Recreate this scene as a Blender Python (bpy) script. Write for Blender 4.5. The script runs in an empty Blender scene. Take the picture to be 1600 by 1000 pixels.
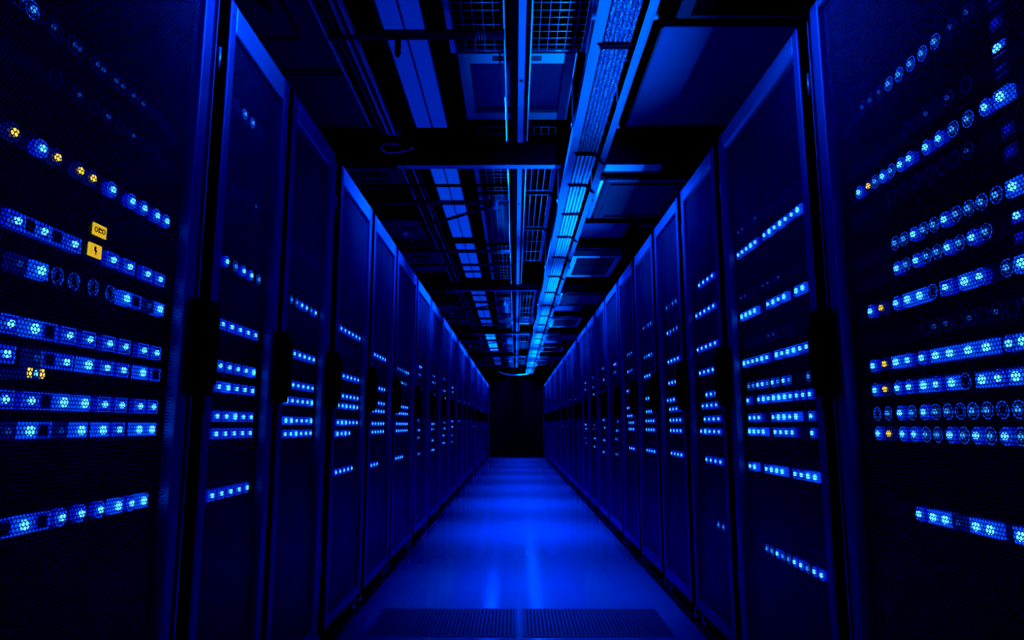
import bpy, bmesh, math, random
from mathutils import Vector, Matrix
random.seed(7)
S = bpy.context.scene
COL = S.collection
PI = math.pi
F = 1067.0
PITCH = math.radians(8.74)
CP, SP = math.cos(PITCH), math.sin(PITCH)
EYE = 0.965
XL, XR = 0.81, 0.866          # aisle face of the left and of the right rack row
RACK_H = 2.18
END = 21.6

# ------------------------------------------------------------------ materials
def mat(name, col=(0.1, 0.1, 0.1), rough=0.5, metal=0.0, emit=None, es=0.0, spec=0.5, noise=0.0, nscale=20, bump=0.0):
    m = bpy.data.materials.new(name); m.use_nodes = True
    nt = m.node_tree; b = nt.nodes['Principled BSDF']
    b.inputs['Base Color'].default_value = (*col, 1)
    b.inputs['Roughness'].default_value = rough
    b.inputs['Metallic'].default_value = metal
    b.inputs['Specular IOR Level'].default_value = spec
    if emit:
        b.inputs['Emission Color'].default_value = (*emit, 1)
        b.inputs['Emission Strength'].default_value = es
    if noise or bump:
        tc = nt.nodes.new('ShaderNodeTexCoord'); n = nt.nodes.new('ShaderNodeTexNoise')
        n.inputs['Scale'].default_value = nscale; n.inputs['Detail'].default_value = 3
        nt.links.new(tc.outputs['Object'], n.inputs['Vector'])
        if noise:
            mr = nt.nodes.new('ShaderNodeMapRange')
            mr.inputs['To Min'].default_value = max(0, rough - noise); mr.inputs['To Max'].default_value = min(1, rough + noise)
            nt.links.new(n.outputs['Fac'], mr.inputs['Value']); nt.links.new(mr.outputs['Result'], b.inputs['Roughness'])
        if bump:
            bp = nt.nodes.new('ShaderNodeBump'); bp.inputs['Strength'].default_value = bump; bp.inputs['Distance'].default_value = 0.01
            nt.links.new(n.outputs['Fac'], bp.inputs['Height']); nt.links.new(bp.outputs['Normal'], b.inputs['Normal'])
    return m

M = {}
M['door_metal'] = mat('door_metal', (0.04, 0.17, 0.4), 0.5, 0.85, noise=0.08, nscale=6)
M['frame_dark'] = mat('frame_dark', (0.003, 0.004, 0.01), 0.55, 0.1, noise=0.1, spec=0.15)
M['rail_metal_lit'] = mat('door_top_rail_lit', (0.22, 0.65, 1.0), 0.36, 0.85, noise=0.08, nscale=6)  # door metal made paler, standing in for light along the top
M['seam'] = mat('seam_metal', (0.3, 0.7, 1.0), 0.35, 0.9, noise=0.05)
M['screw'] = mat('screw_zinc', (0.7, 0.75, 0.85), 0.25, 0.9, noise=0.05)
M['panel_dark'] = mat('panel_dark', (0.012, 0.012, 0.016), 0.6, 0.2, noise=0.1)
M['black'] = mat('black_plastic', (0.002, 0.002, 0.003), 0.6, 0.0, spec=0.05, noise=0.05)
M['chassis'] = mat('server_chassis', (0.03, 0.03, 0.04), 0.45, 0.6, noise=0.1)
M['caddy'] = mat('caddy_glow', (0.01, 0.03, 0.2), 0.4, 0.0, (0.0, 0.018, 1.0), 0.6, noise=0.05)  # caddy faces and rims emit blue, standing in for LED glow on them
M['caddy_hot'] = mat('caddy_glow_bright', (0.01, 0.03, 0.3), 0.4, 0.0, (0.0, 0.05, 1.0), 1.5, noise=0.05)
M['caddy_dim'] = mat('caddy_glow_dim', (0.03, 0.05, 0.12), 0.4, 0.0, (0.0, 0.06, 1.0), 0.10, noise=0.05)
M['caddy_rim_glow'] = mat('caddy_rim_glow', (0.1, 0.2, 0.4), 0.3, 0.0, (0.0, 0.085, 1.0), 0.9, noise=0.05)
M['rim_dim'] = mat('caddy_rim_glow_dim', (0.05, 0.1, 0.3), 0.3, 0.0, (0.0, 0.1, 1.0), 0.05, noise=0.05)
M['led'] = mat('led_cool_white', (0.5, 0.7, 1), 0.3, 0, (0.06, 0.42, 1.0), 4.2, noise=0.02)
M['led_mid'] = mat('led_soft_blue', (0.3, 0.5, 1), 0.3, 0, (0.04, 0.3, 1.0), 1.3, noise=0.02)
M['led_dim'] = mat('led_dim_blue', (0.1, 0.3, 0.7), 0.3, 0, (0.02, 0.16, 1.0), 0.3, noise=0.02)
M['led_amber'] = mat('led_amber', (0.8, 0.6, 0.1), 0.3, 0, (1.0, 0.62, 0.04), 1.6, noise=0.02)
M['hole'] = mat('caddy_latch_black', (0.003, 0.003, 0.01), 0.5, noise=0.02)
M['yellow'] = mat('yellow_sticker_glow', (0.8, 0.6, 0.03), 0.5, 0, (1.0, 0.6, 0.02), 0.7, noise=0.05)  # sticker carries its own glow in place of light falling on it
M['ink'] = mat('black_ink', (0.01, 0.01, 0.01), 0.6, noise=0.02)
M['steel'] = mat('ceiling_steel', (0.5, 0.6, 0.75), 0.4, 0.8, noise=0.1)
M['steel_dark'] = mat('ceiling_steel_dark', (0.03, 0.035, 0.05), 0.5, 0.6, noise=0.1)
M['steel_black'] = mat('beam_black', (0.001, 0.001, 0.002), 0.8, 0.0, spec=0.02, noise=0.1)
M['tray_metal'] = mat('tray_metal', (0.55, 0.6, 0.7), 0.32, 0.85, noise=0.08)
M['cable'] = mat('cable_sheath', (0.2, 0.25, 0.4), 0.35, 0.0, noise=0.1, spec=0.8)
M['cable_pale'] = mat('cable_sheath_pale', (0.55, 0.6, 0.75), 0.35, 0.0, noise=0.1, spec=0.8)
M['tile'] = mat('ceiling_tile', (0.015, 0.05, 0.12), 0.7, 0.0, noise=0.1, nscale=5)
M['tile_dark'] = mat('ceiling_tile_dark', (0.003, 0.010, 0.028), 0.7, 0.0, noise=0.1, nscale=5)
M['white_paint'] = mat('pale_painted_metal', (0.35, 0.37, 0.42), 0.5, 0.1, noise=0.1)
M['pane'] = mat('dark_glossy_pane', (0.01, 0.012, 0.03), 0.35, 0.3, noise=0.1)
M['wall'] = mat('dark_wall', (0.006, 0.007, 0.012), 0.9, 0.0, noise=0.05, nscale=3, spec=0.1)
M['slab'] = mat('black_slab', (0.001, 0.001, 0.002), 0.95, 0.0, noise=0.03, nscale=3, spec=0.01)
M['lamp0'] = mat('lamp_diffuser', (0.3, 0.35, 0.5), 0.5, 0, (0.0, 0.04, 1.0), 0.26, noise=0.05)
M['lamp1'] = mat('lamp_diffuser_bright', (0.3, 0.35, 0.5), 0.5, 0, (0.0, 0.07, 1.0), 0.5, noise=0.05)
M['lamp2'] = mat('lamp_diffuser_brightest', (0.3, 0.35, 0.5), 0.5, 0, (0.0, 0.05, 1.0), 9.0, noise=0.05)
M['grille'] = mat('grille_metal', (0.16, 0.2, 0.3), 0.4, 0.6, noise=0.05)

def perforated():
    m = bpy.data.materials.new('perforated_steel'); m.use_nodes = True
    nt = m.node_tree; N = nt.nodes; L = nt.links
    b = N['Principled BSDF']; out = N['Material Output']
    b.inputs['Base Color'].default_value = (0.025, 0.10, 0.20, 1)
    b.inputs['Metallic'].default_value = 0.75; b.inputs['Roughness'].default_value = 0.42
    tc = N.new('ShaderNodeTexCoord'); sx = N.new('ShaderNodeSeparateXYZ'); L.new(tc.outputs['Object'], sx.inputs[0])
    p = 0.0088; q = p * math.sqrt(3)
    def mth(op, a, bb=None):
        n = N.new('ShaderNodeMath'); n.operation = op
        for i, v in enumerate((a, bb)):
            if v is None: continue
            if isinstance(v, (int, float)): n.inputs[i].default_value = v
            else: L.new(v, n.inputs[i])
        return n.outputs[0]
    def lattice(off):
        a = mth('ADD', mth('DIVIDE', sx.outputs['Y'], p), off + 1000)
        c = mth('ADD', mth('DIVIDE', sx.outputs['Z'], q), off + 1000)
        fa = mth('MULTIPLY', mth('SUBTRACT', mth('FRACT', a), 0.5), p)
        fc = mth('MULTIPLY', mth('SUBTRACT', mth('FRACT', c), 0.5), q)
        return mth('SQRT', mth('ADD', mth('MULTIPLY', fa, fa), mth('MULTIPLY', fc, fc)))
    d = mth('MINIMUM', lattice(0.0), lattice(0.5))
    hole = mth('LESS_THAN', d, 0.0034)
    # pressed rim round each hole catches the light
    bp = N.new('ShaderNodeBump'); bp.inputs['Strength'].default_value = 0.6; bp.inputs['Distance'].default_value = 0.002
    L.new(d, bp.inputs['Height']); L.new(bp.outputs['Normal'], b.inputs['Normal'])
    tr = N.new('ShaderNodeBsdfTransparent'); mx = N.new('ShaderNodeMixShader')
    L.new(hole, mx.inputs[0]); L.new(b.outputs[0], mx.inputs[1]); L.new(tr.outputs[0], mx.inputs[2])
    L.new(mx.outputs[0], out.inputs['Surface'])
    return m
M['perf'] = perforated()
for _k in ('door_metal', 'rail_metal_lit', 'seam', 'perf', 'frame_dark'):
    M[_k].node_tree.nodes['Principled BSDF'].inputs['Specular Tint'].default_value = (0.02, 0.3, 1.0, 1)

def floor_mat():
    m = bpy.data.materials.new('polished_floor'); m.use_nodes = True
    nt = m.node_tree; N = nt.nodes; L = nt.links; b = N['Principled BSDF']
    tc = N.new('ShaderNodeTexCoord')
    br = N.new('ShaderNodeTexBrick'); br.offset = 0.0
    br.inputs['Scale'].default_value = 1.0; br.inputs['Mortar Size'].default_value = 0.002
    br.inputs['Brick Width'].default_value = 0.6; br.inputs['Row Height'].default_value = 0.6
    br.inputs['Color1'].default_value = (0.10, 0.26, 0.36, 1); br.inputs['Color2'].default_value = (0.09, 0.24, 0.34, 1)
    br.inputs['Mortar'].default_value = (0.2, 0.2, 0.25, 1)
    L.new(tc.outputs['Object'], br.inputs['Vector']); L.new(br.outputs['Color'], b.inputs['Base Color'])
    n = N.new('ShaderNodeTexNoise'); n.inputs['Scale'].default_value = 2.2; n.inputs['Detail'].default_value = 4
    L.new(tc.outputs['Object'], n.inputs['Vector'])
    mr = N.new('ShaderNodeMapRange'); mr.inputs['To Min'].default_value = 0.10; mr.inputs['To Max'].default_value = 0.17
    L.new(n.outputs['Fac'], mr.inputs['Value']); L.new(mr.outputs['Result'], b.inputs['Roughness'])
    bp = N.new('ShaderNodeBump'); bp.inputs['Strength'].default_value = 0.05; bp.inputs['Distance'].default_value = 0.01
    L.new(n.outputs['Fac'], bp.inputs['Height']); L.new(bp.outputs['Normal'], b.inputs['Normal'])
    b.inputs['Specular IOR Level'].default_value = 1.0; b.inputs['IOR'].default_value = 1.7
    return m
M['floor'] = floor_mat()

def braid_mat():
    m = bpy.data.materials.new('braided_sheath'); m.use_nodes = True
    nt = m.node_tree; N = nt.nodes; L = nt.links; b = N['Principled BSDF']
    tc = N.new('ShaderNodeTexCoord'); w = N.new('ShaderNodeTexVoronoi'); w.inputs['Scale'].default_value = 110
    L.new(tc.outputs['Object'], w.inputs['Vector'])
    cr = N.new('ShaderNodeValToRGB'); cr.color_ramp.elements[0].color = (0.9, 0.95, 1, 1); cr.color_ramp.elements[1].color = (0.02, 0.03, 0.08, 1)
    cr.color_ramp.elements[0].position = 0.1; cr.color_ramp.elements[1].position = 0.45
    L.new(w.outputs['Distance'], cr.inputs[0]); L.new(cr.outputs[0], b.inputs['Base Color'])
    bp = N.new('ShaderNodeBump'); bp.inputs['Strength'].default_value = 0.8; bp.inputs['Distance'].default_value = 0.003
    L.new(w.outputs['Distance'], bp.inputs['Height']); L.new(bp.outputs['Normal'], b.inputs['Normal'])
    b.inputs['Roughness'].default_value = 0.35
    return m
M['braid'] = braid_mat()

# ------------------------------------------------------------------ mesh helpers
class MB:
    def __init__(s): s.v = []; s.f = []; s.mi = []; s.sm = []
    def box(s, x0, x1, y0, y1, z0, z1, mi=0, c=0.0):
        b = len(s.v)
        if c <= 0:
            s.v += [(x, y, z) for x in (x0, x1) for y in (y0, y1) for z in (z0, z1)]
            for q in ((0, 1, 3, 2), (4, 6, 7, 5), (0, 4, 5, 1), (2, 3, 7, 6), (0, 2, 6, 4), (1, 5, 7, 3)):
                s.f.append(tuple(b + i for i in q)); s.mi.append(mi); s.sm.append(False)
            return s
        bm = bmesh.new(); bmesh.ops.create_cube(bm, size=1)
        for v in bm.verts:
            v.co = Vector(((x0 + x1) / 2 + v.co.x * (x1 - x0), (y0 + y1) / 2 + v.co.y * (y1 - y0), (z0 + z1) / 2 + v.co.z * (z1 - z0)))
        bmesh.ops.bevel(bm, geom=bm.edges[:], offset=c, segments=2, affect='EDGES', profile=0.5)
        return s.add_bm(bm, mi)
    def add_bm(s, bm, mi=0, smooth=False):
        b = len(s.v); bm.verts.index_update()
        s.v += [tuple(v.co) for v in bm.verts]
        for f in bm.faces:
            s.f.append(tuple(b + v.index for v in f.verts)); s.mi.append(mi); s.sm.append(smooth)
        bm.free(); return s
    def tube(s, pts, r, n=8, mi=0, caps=True):
        pts = [Vector(p) for p in pts]; b = len(s.v); up = None
        for i, p in enumerate(pts):
            d = (pts[min(i + 1, len(pts) - 1)] - pts[max(i - 1, 0)]).normalized()
            if up is None:
                up = Vector((0, 0, 1)) if abs(d.z) < 0.9 else Vector((1, 0, 0))
            a = d.cross(up).normalized(); up = a.cross(d).normalized()
            for k in range(n):
                t = 2 * PI * k / n
                s.v.append(tuple(p + a * (r * math.cos(t)) + up * (r * math.sin(t))))
        for i in range(len(pts) - 1):
            for k in range(n):
                k2 = (k + 1) % n
                s.f.append((b + i * n + k, b + i * n + k2, b + (i + 1) * n + k2, b + (i + 1) * n + k)); s.mi.append(mi); s.sm.append(True)
        if caps:
            s.f.append(tuple(b + k for k in reversed(range(n)))); s.mi.append(mi); s.sm.append(False)
            e = b + (len(pts) - 1) * n
            s.f.append(tuple(e + k for k in range(n))); s.mi.append(mi); s.sm.append(False)
        return s
    def disc(s, x, y, z, r, t, n=14, mi=0):      # short cylinder along x
        return s.tube([(x, y, z), (x + t, y, z)], r, n, mi)
    def ring(s, x, y, z, R, r, n=18, m=6, mi=0):  # torus round the x axis
        b = len(s.v)
        for i in range(n):
            a = 2 * PI * i / n
            for j in range(m):
                q = 2 * PI * j / m; rr = R + r * math.cos(q)
                s.v.append((x + r * math.sin(q), y + rr * math.cos(a), z + rr * math.sin(a)))
        for i in range(n):
            for j in range(m):
                s.f.append((b + i * m + j, b + ((i + 1) % n) * m + j, b + ((i + 1) % n) * m + (j + 1) % m, b + i * m + (j + 1) % m)); s.mi.append(mi); s.sm.append(True)
        return s
    def mesh(s, name, mats):
        me = bpy.data.meshes.new(name); me.from_pydata(s.v, [], s.f)
        for m in (mats if isinstance(mats, (list, tuple)) else [mats]): me.materials.append(m)
        me.polygons.foreach_set('material_index', s.mi); me.polygons.foreach_set('use_smooth', s.sm)
        me.update(); return me

def link(name, me, parent=None, loc=None):
    o = bpy.data.objects.new(name, me); COL.objects.link(o)
    if parent is not None: o.parent = parent
    if loc is not None: o.location = loc
    return o
def obj(name, mb, m, parent=None, loc=None): return link(name, mb.mesh(name, m), parent, loc)
def empty(name, loc, rz=0.0):
    o = bpy.data.objects.new(name, None); o.empty_display_size = 0.1; COL.objects.link(o)
    o.location = loc; o.rotation_euler = (0, 0, rz); return o
def tag(o, label, cat, group=None):
    o['label'] = label; o['category'] = cat
    if group: o['group'] = group
    return o
def struct(name, mb, m, loc=None):
    o = obj(name, mb, m, None, loc); o['kind'] = 'structure'; return o
ORD = ['first', 'second', 'third', 'fourth', 'fifth', 'sixth', 'seventh', 'eighth', 'ninth', 'tenth', 'eleventh', 'twelfth', 'thirteenth',
       'fourteenth', 'fifteenth', 'sixteenth', 'seventeenth', 'eighteenth', 'nineteenth', 'twentieth', 'twenty-first', 'twenty-second', 'twenty-third', 'twenty-fourth', 'twenty-fifth', 'twenty-sixth']
def nth(i): return ORD[i] if i else 'nearest'

# ------------------------------------------------------------------ room shell
struct('floor', MB().box(-2.4, 2.4, -3.0, 24.0, -0.05, 0.0), M['floor'])
struct('ceiling', MB().box(-2.4, 2.4, -3.0, 24.0, 3.05, 3.1), M['slab'])
struct('wall_left', MB().box(-2.45, -2.4, -3.0, 24.0, 0, 3.05), M['wall'])
struct('wall_right', MB().box(2.4, 2.45, -3.0, 24.0, 0, 3.05), M['wall'])
struct('wall_back', MB().box(-2.4, 2.4, END - 0.25, END - 0.15, 0, 3.05), M['wall'])
struct('wall_front', MB().box(-2.4, 2.4, -3.05, -3.0, 0, 3.05), M['wall'])

# ------------------------------------------------------------------ racks
def build_rack(side, z0, z1, g0, g1, idx):
    """side -1 left, +1 right; z0..z1 along the aisle; g0 near gap half, g1 far gap half."""
    w = z1 - z0; X = XL if side < 0 else XR
    sg = 1 if side < 0 else -1        # local y times sg = depth direction
    root = empty('server_rack', (side * X, (z0 + z1) / 2, 0), 0 if side < 0 else PI)
    sd = 'left' if side < 0 else 'right'
    tag(root, ('tall black server rack with perforated door, %s in the %s row' % (nth(idx), sd)) if idx else
        'large near server rack with perforated door on the %s, cut by the frame' % sd, 'server rack', 'server racks of the %s row' % sd)
    def Y(a, b):                      # distances from the near edge -> local y range
        p, q = sg * (a - w / 2), sg * (b - w / 2)
        return min(p, q), max(p, q)
    H = RACK_H; PL = 0.085
    # carcass
    fr = MB()
    for a, b in ((0.004, 0.04), (w - 0.04, w - 0.004)):
        fr.box(-0.075, -0.032, *Y(a, b), PL, H - 0.012)
        fr.box(-0.98, -0.94, *Y(a, b), PL, H - 0.012)
    fr.box(-0.075, -0.032, *Y(0.04, w - 0.04), H - 0.06, H - 0.012); fr.box(-0.075, -0.032, *Y(0.04, w - 0.04), PL, PL + 0.05)
    obj('frame', fr, M['frame_dark'], root)
    obj('seam_strip', MB().box(-0.03, -0.012, *Y(w - 0.007, w - 0.0005), PL, H - 0.015), M['seam'], root)
    for a, b in ((0.001, 0.003), (w - 0.003, w - 0.001)):
        obj('side_panel', MB().box(-0.98, -0.033, *Y(a, b), PL, H - 0.014), M['panel_dark'], root)
    obj('top_panel', MB().box(-0.98, -0.03, *Y(0.001, w - 0.001), H - 0.0125, H), M['frame_dark'], root)
    obj('back_panel', MB().box(-1.0, -0.98, *Y(0.001, w - 0.001), PL, H), M['panel_dark'], root)
    pl = MB().box(-0.95, -0.045, *Y(0.001, w - 0.001), 0.012, PL)
    obj('plinth', pl, M['black'], root)
    kr = MB()
    y0, y1 = Y(0.0, w)
    kr.tube([(-0.028, y0, 0.062), (-0.028, y1, 0.062)], 0.009, 6)
    kr.tube([(-0.012, y0, 0.028), (-0.012, y1, 0.028)], 0.010, 6)
    obj('kick_rail', kr, M['frame_dark'], root)
    for a in (0.07, w - 0.07):
        yc = Y(a, a)[0]
        ft = MB().tube([(-0.03, yc, 0.0), (-0.03, yc, 0.012), (-0.03, yc, 0.0121), (-0.03, yc, 0.075)], 0.013, 8)
        obj('levelling_foot', ft, M['seam'], root)
    # door
    d0, d1 = g0, w - g1; SN, SF = 0.04, 0.05; T = 0.0; K = -0.03
    zb, zt = 0.10, H - 0.004; BR, TR = 0.05, (0.085 if side < 0 else 0.068 if idx else 0.028)
    door = MB()
    door.box(K, T, *Y(d0, d0 + SN), zb, zt, c=0.004); door.box(K, T, *Y(d1 - SF, d1), zb, zt, c=0.004)
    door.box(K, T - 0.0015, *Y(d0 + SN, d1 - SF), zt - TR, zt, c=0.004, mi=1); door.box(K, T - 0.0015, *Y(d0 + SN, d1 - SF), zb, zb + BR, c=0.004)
    dr = obj('door', door, [M['door_metal'], M['rail_metal_lit']], root)
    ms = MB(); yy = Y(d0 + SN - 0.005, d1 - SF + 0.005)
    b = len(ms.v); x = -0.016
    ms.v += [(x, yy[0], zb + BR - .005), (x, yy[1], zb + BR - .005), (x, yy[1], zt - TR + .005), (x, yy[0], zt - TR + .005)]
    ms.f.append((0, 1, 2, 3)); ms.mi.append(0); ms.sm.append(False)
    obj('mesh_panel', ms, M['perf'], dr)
    obj('door_gap_shade', MB().box(K, -0.004, *Y(d0 - 0.004, d0 - 0.0003), zb, zt), M['black'], dr)  # black strip put in for the shade between neighbouring doors
    hd = MB()
    hd.box(0.0, 0.040, *Y(w - g1 - 0.012, w - 0.001), EYE + 0.075, EYE + 0.315, c=0.005)
    hd.box(0.040, 0.052, *Y(w - 0.03, w - 0.008), EYE + 0.10, EYE + 0.28, c=0.004)
    obj('handle', hd, M['black'], dr)
    obj('hinge_guard', MB().box(0.0, 0.014, *Y(0.001, g0 + 0.012), EYE + 0.075, EYE + 0.315, c=0.004), M['black'], dr)
    for hz in (0.32, 1.15, 1.95):
        yc = Y(d0 - 0.006, d0 - 0.006)[0]
        obj('hinge', MB().tube([(-0.024, yc, hz), (-0.024, yc, hz + 0.07)], 0.005, 8), M['seam'], dr)
    if idx < 9:
        for a, hz in ((d0 + 0.07, zb + 0.035), (d0 + 0.10, zb + 0.03), (d1 - 0.12, zb + 0.035), (d0 + 0.02, zt - 0.045)):
            obj('screw', MB().disc(T - 0.001, Y(a, a)[0], hz, 0.0055, 0.004, 8), M['screw'], dr)
    return root

UL = [(1.72,), ]
bl = [0.70] + [1080 * XL / u for u in (502, 376, 292, 231, 191, 157, 134, 116, 102, 90.5, 81.5, 74, 68)]
while bl[-1] < END - 1.4: bl.append(bl[-1] + 1.06)
bl[-1] = END - 0.27
br_ = [0.92] + [1080 * XR / u for u in (492, 333, 268, 223.5, 190, 164.5, 143, 127, 113.5, 104, 97, 89, 81, 76)]
while br_[-1] < END - 1.4: br_.append(br_[-1] + 1.02)
br_[-1] = END - 0.27
gl = [.02, .05, .028, .065, .042, .04]; gr = [.02, .046, .045, .042, .04, .04]
gp = lambda a, i: a[i] if i < len(a) else 0.042
BAYS = {-1: [], 1: []}
for side, bs, gs in ((-1, bl, gl), (1, br_, gr)):
    for i in range(len(bs) - 1):
        build_rack(side, bs[i], bs[i + 1], gp(gs, i), gp(gs, i + 1), i)
        BAYS[side].append((bs[i] + gp(gs, i) + 0.045, bs[i + 1] - gp(gs, i + 1) - 0.055))

# ------------------------------------------------------------------ servers and their drive caddies
def caddy_mesh(kind):
    m = MB(); hw, hh = 0.0200, 0.0150
    if kind.startswith('sq') or kind == 'latch':
        face = {'sq': M['caddy'], 'sqhot': M['caddy_hot'], 'sqdim': M['caddy_dim'], 'sqamb': M['caddy_dim'], 'latch': M['caddy']}[kind]
        rim = M['rim_dim'] if kind in ('sqdim', 'sqamb') else M['caddy_rim_glow']
        m.box(-0.03, 0.0, -hw, hw, -hh, hh, 0)
        t = 0.0011
        for q in ((-hw, hw, hh - t, hh), (-hw, hw, -hh, -hh + t), (-hw, -hw + t, -hh, hh), (hw - t, hw, -hh, hh)):
            m.box(0.0, 0.002, *q, 1)
        if kind == 'latch': m.box(0.0, 0.003, -0.010, 0.010, -0.010, 0.010, 2)
        return m.mesh('drive_caddy', [face, rim, M['hole']])
    # round lens
    body = {'rd': M['caddy'], 'rddim': M['panel_dark'], 'rdamb': M['caddy_dim'], 'rdfaint': M['panel_dark']}[kind]
    rim = {'rd': M['caddy_rim_glow'], 'rddim': M['caddy_rim_glow'], 'rdamb': M['rim_dim'], 'rdfaint': M['rim_dim']}[kind]
    m.disc(-0.03, 0, 0, 0.0165, 0.03, 16, 0)
    m.ring(0.001, 0, 0, 0.0160, 0.0011, 18, 5, 1)
    if kind != 'rdfaint': m.ring(0.001, 0, 0, 0.0095, 0.0006, 16, 4, 1)
    return m.mesh('drive_caddy', [body, rim])
CAD = {k: caddy_mesh(k) for k in ('sq', 'sqhot', 'sqdim', 'sqamb', 'latch', 'rd', 'rddim', 'rdamb', 'rdfaint')}
def light_mesh(m, r, sq=False):
    b = MB()
    if sq: b.box(0, 0.004, -r, r, -r, r, 0, c=r * 0.3)
    else: b.disc(0, 0, 0, r, 0.004, 12); 
    return b.mesh('indicator_light', m)
LIT = {'hot': light_mesh(M['led'], 0.0088), 'on': light_mesh(M['led'], 0.0066), 'sqon': light_mesh(M['led'], 0.006, True), 'mid': light_mesh(M['led_mid'], 0.006),
       'dim': light_mesh(M['led_dim'], 0.005), 'amber': light_mesh(M['led_amber'], 0.0068)}
KIND = {'S': ('sq', 'on'), 'Q': ('sq', 'sqon'), 'H': ('sqhot', 'hot'), 'D': ('sqdim', 'dim'), 'L': ('latch', None), 'A': ('sqamb', 'amber'),
        'R': ('rd', 'on'), 'O': ('rddim', None), 'M': ('rddim', 'mid'), 'Y': ('rdamb', 'amber'), 'F': ('rdfaint', 'dim'), 'f': ('rdfaint', None)}

REC = 0.035      # server fronts stand this far behind the door face
def server(side, idx, s, leds, hu, label):
    """leds: list of (depth, code)"""
    X = (XL if side < 0 else XR) + REC
    h = EYE + s * X * CP
    z0, z1 = BAYS[side][idx]; zc = (z0 + z1) / 2; sg = 1 if side < 0 else -1
    root = empty('rack_server', (side * X, zc, h - hu / 2), 0 if side < 0 else PI)
    w = z1 - z0 + 0.03
    ch = MB().box(-0.6, -0.012, -w / 2, w / 2, 0.001, hu - 0.001)
    ch.box(-0.012, -0.004, -w / 2, w / 2, 0.001, 0.004); ch.box(-0.012, -0.004, -w / 2, w / 2, hu - 0.004, hu - 0.001)
    obj('chassis', ch, M['chassis'], root)
    for ey in (-w / 2, w / 2 - 0.016):
        obj('mounting_ear', MB().box(-0.012, -0.001, ey, ey + 0.016, 0.003, hu - 0.003), M['frame_dark'], root)
    for z, code in leds:
        c, l = KIND[code]
        y = sg * (z - zc)
        if abs(y) > w / 2 - 0.03: continue
        cd = link('drive_caddy', CAD[c], root, (0, y, hu / 2))
        if l: link('indicator_light', LIT[l], cd, (0.0015, 0, 0))
    tag(root, label, 'server', 'servers in the %s row' % ('left' if side < 0 else 'right'))
    return root

def px2z(x, side, s):
    X = (XL if side < 0 else XR) + REC
    u = abs(x - 805.0); D = F * X / u
    return (D - s * X * CP * SP) / CP
rowsA = [  # left near rack, from the top down
    (.86, [(20, 'f'), (28, 'F'), (48, 'M'), (55, 'f'), (80, 'F'), (87, 'f'), (112, 'F'), (120, 'F'), (148, 'F'), (158, 'F'), (178, 'F'), (188, 'F'), (205, 'F'), (220, 'F'), (235, 'f'), (250, 'f')], 'dim speckled lights'),
    (.755, [(85, 'f'), (120, 'F'), (145, 'f'), (165, 'F'), (185, 'f'), (205, 'F'), (222, 'f'), (238, 'f')], 'barely visible lights'),
    (.583, [(18, 'Y'), (62, 'R'), (86, 'Y'), (122, 'Y'), (142, 'Y'), (173, 'R'), (204, 'R'), (223, 'R'), (243, 'R'), (258, 'R')], 'a row of round yellow and blue lights'),
    (.41, [(23, 'S'), (43, 'L'), (65, 'S'), (86, 'L'), (113, 'S'), (174, 'S'), (200, 'S'), (228, 'S'), (248, 'S')], 'square blue lights and a yellow sticker'),
    (.325, [(26, 'D'), (60, 'H'), (87, 'O'), (113, 'O'), (143, 'O'), (170, 'O'), (195, 'H'), (210, 'L'), (230, 'D'), (247, 'H')], 'hollow ring lights between two glowing squares'),
    (.20, [(12, 'S'), (50, 'H'), (74, 'L'), (105, 'S'), (137, 'S'), (168, 'S'), (193, 'S'), (222, 'S'), (242, 'S')], 'evenly lit square lights, upper of two close rows'),
    (.14, [(6, 'S'), (52, 'D'), (74, 'L'), (100, 'S'), (134, 'H'), (164, 'S'), (190, 'S'), (220, 'H'), (241, 'L')], 'square blue lights ending in a dark latch'),
    (.05, [(3, 'S'), (44, 'S'), (68, 'L'), (95, 'H'), (128, 'H'), (160, 'S'), (187, 'S'), (216, 'S'), (237, 'S')], 'square blue lights under a small amber indicator'),
    (-.012, [(7, 'D'), (42, 'H'), (64, 'L'), (91, 'D'), (123, 'H'), (157, 'H'), (183, 'S'), (214, 'H'), (234, 'H')], 'the brightest square blue lights of the rack'),
    (-.203, [(2, 'L'), (33, 'H'), (62, 'L'), (92, 'R'), (123, 'R'), (153, 'R'), (181, 'H'), (202, 'R'), (221, 'H')], 'the lowest row of blue lights'),
]
for s, L_, d in rowsA:
    server(-1, 0, s, [(px2z(x, -1, s), c) for x, c in L_], 0.043, 'server with %s in the near left rack' % d)
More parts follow.
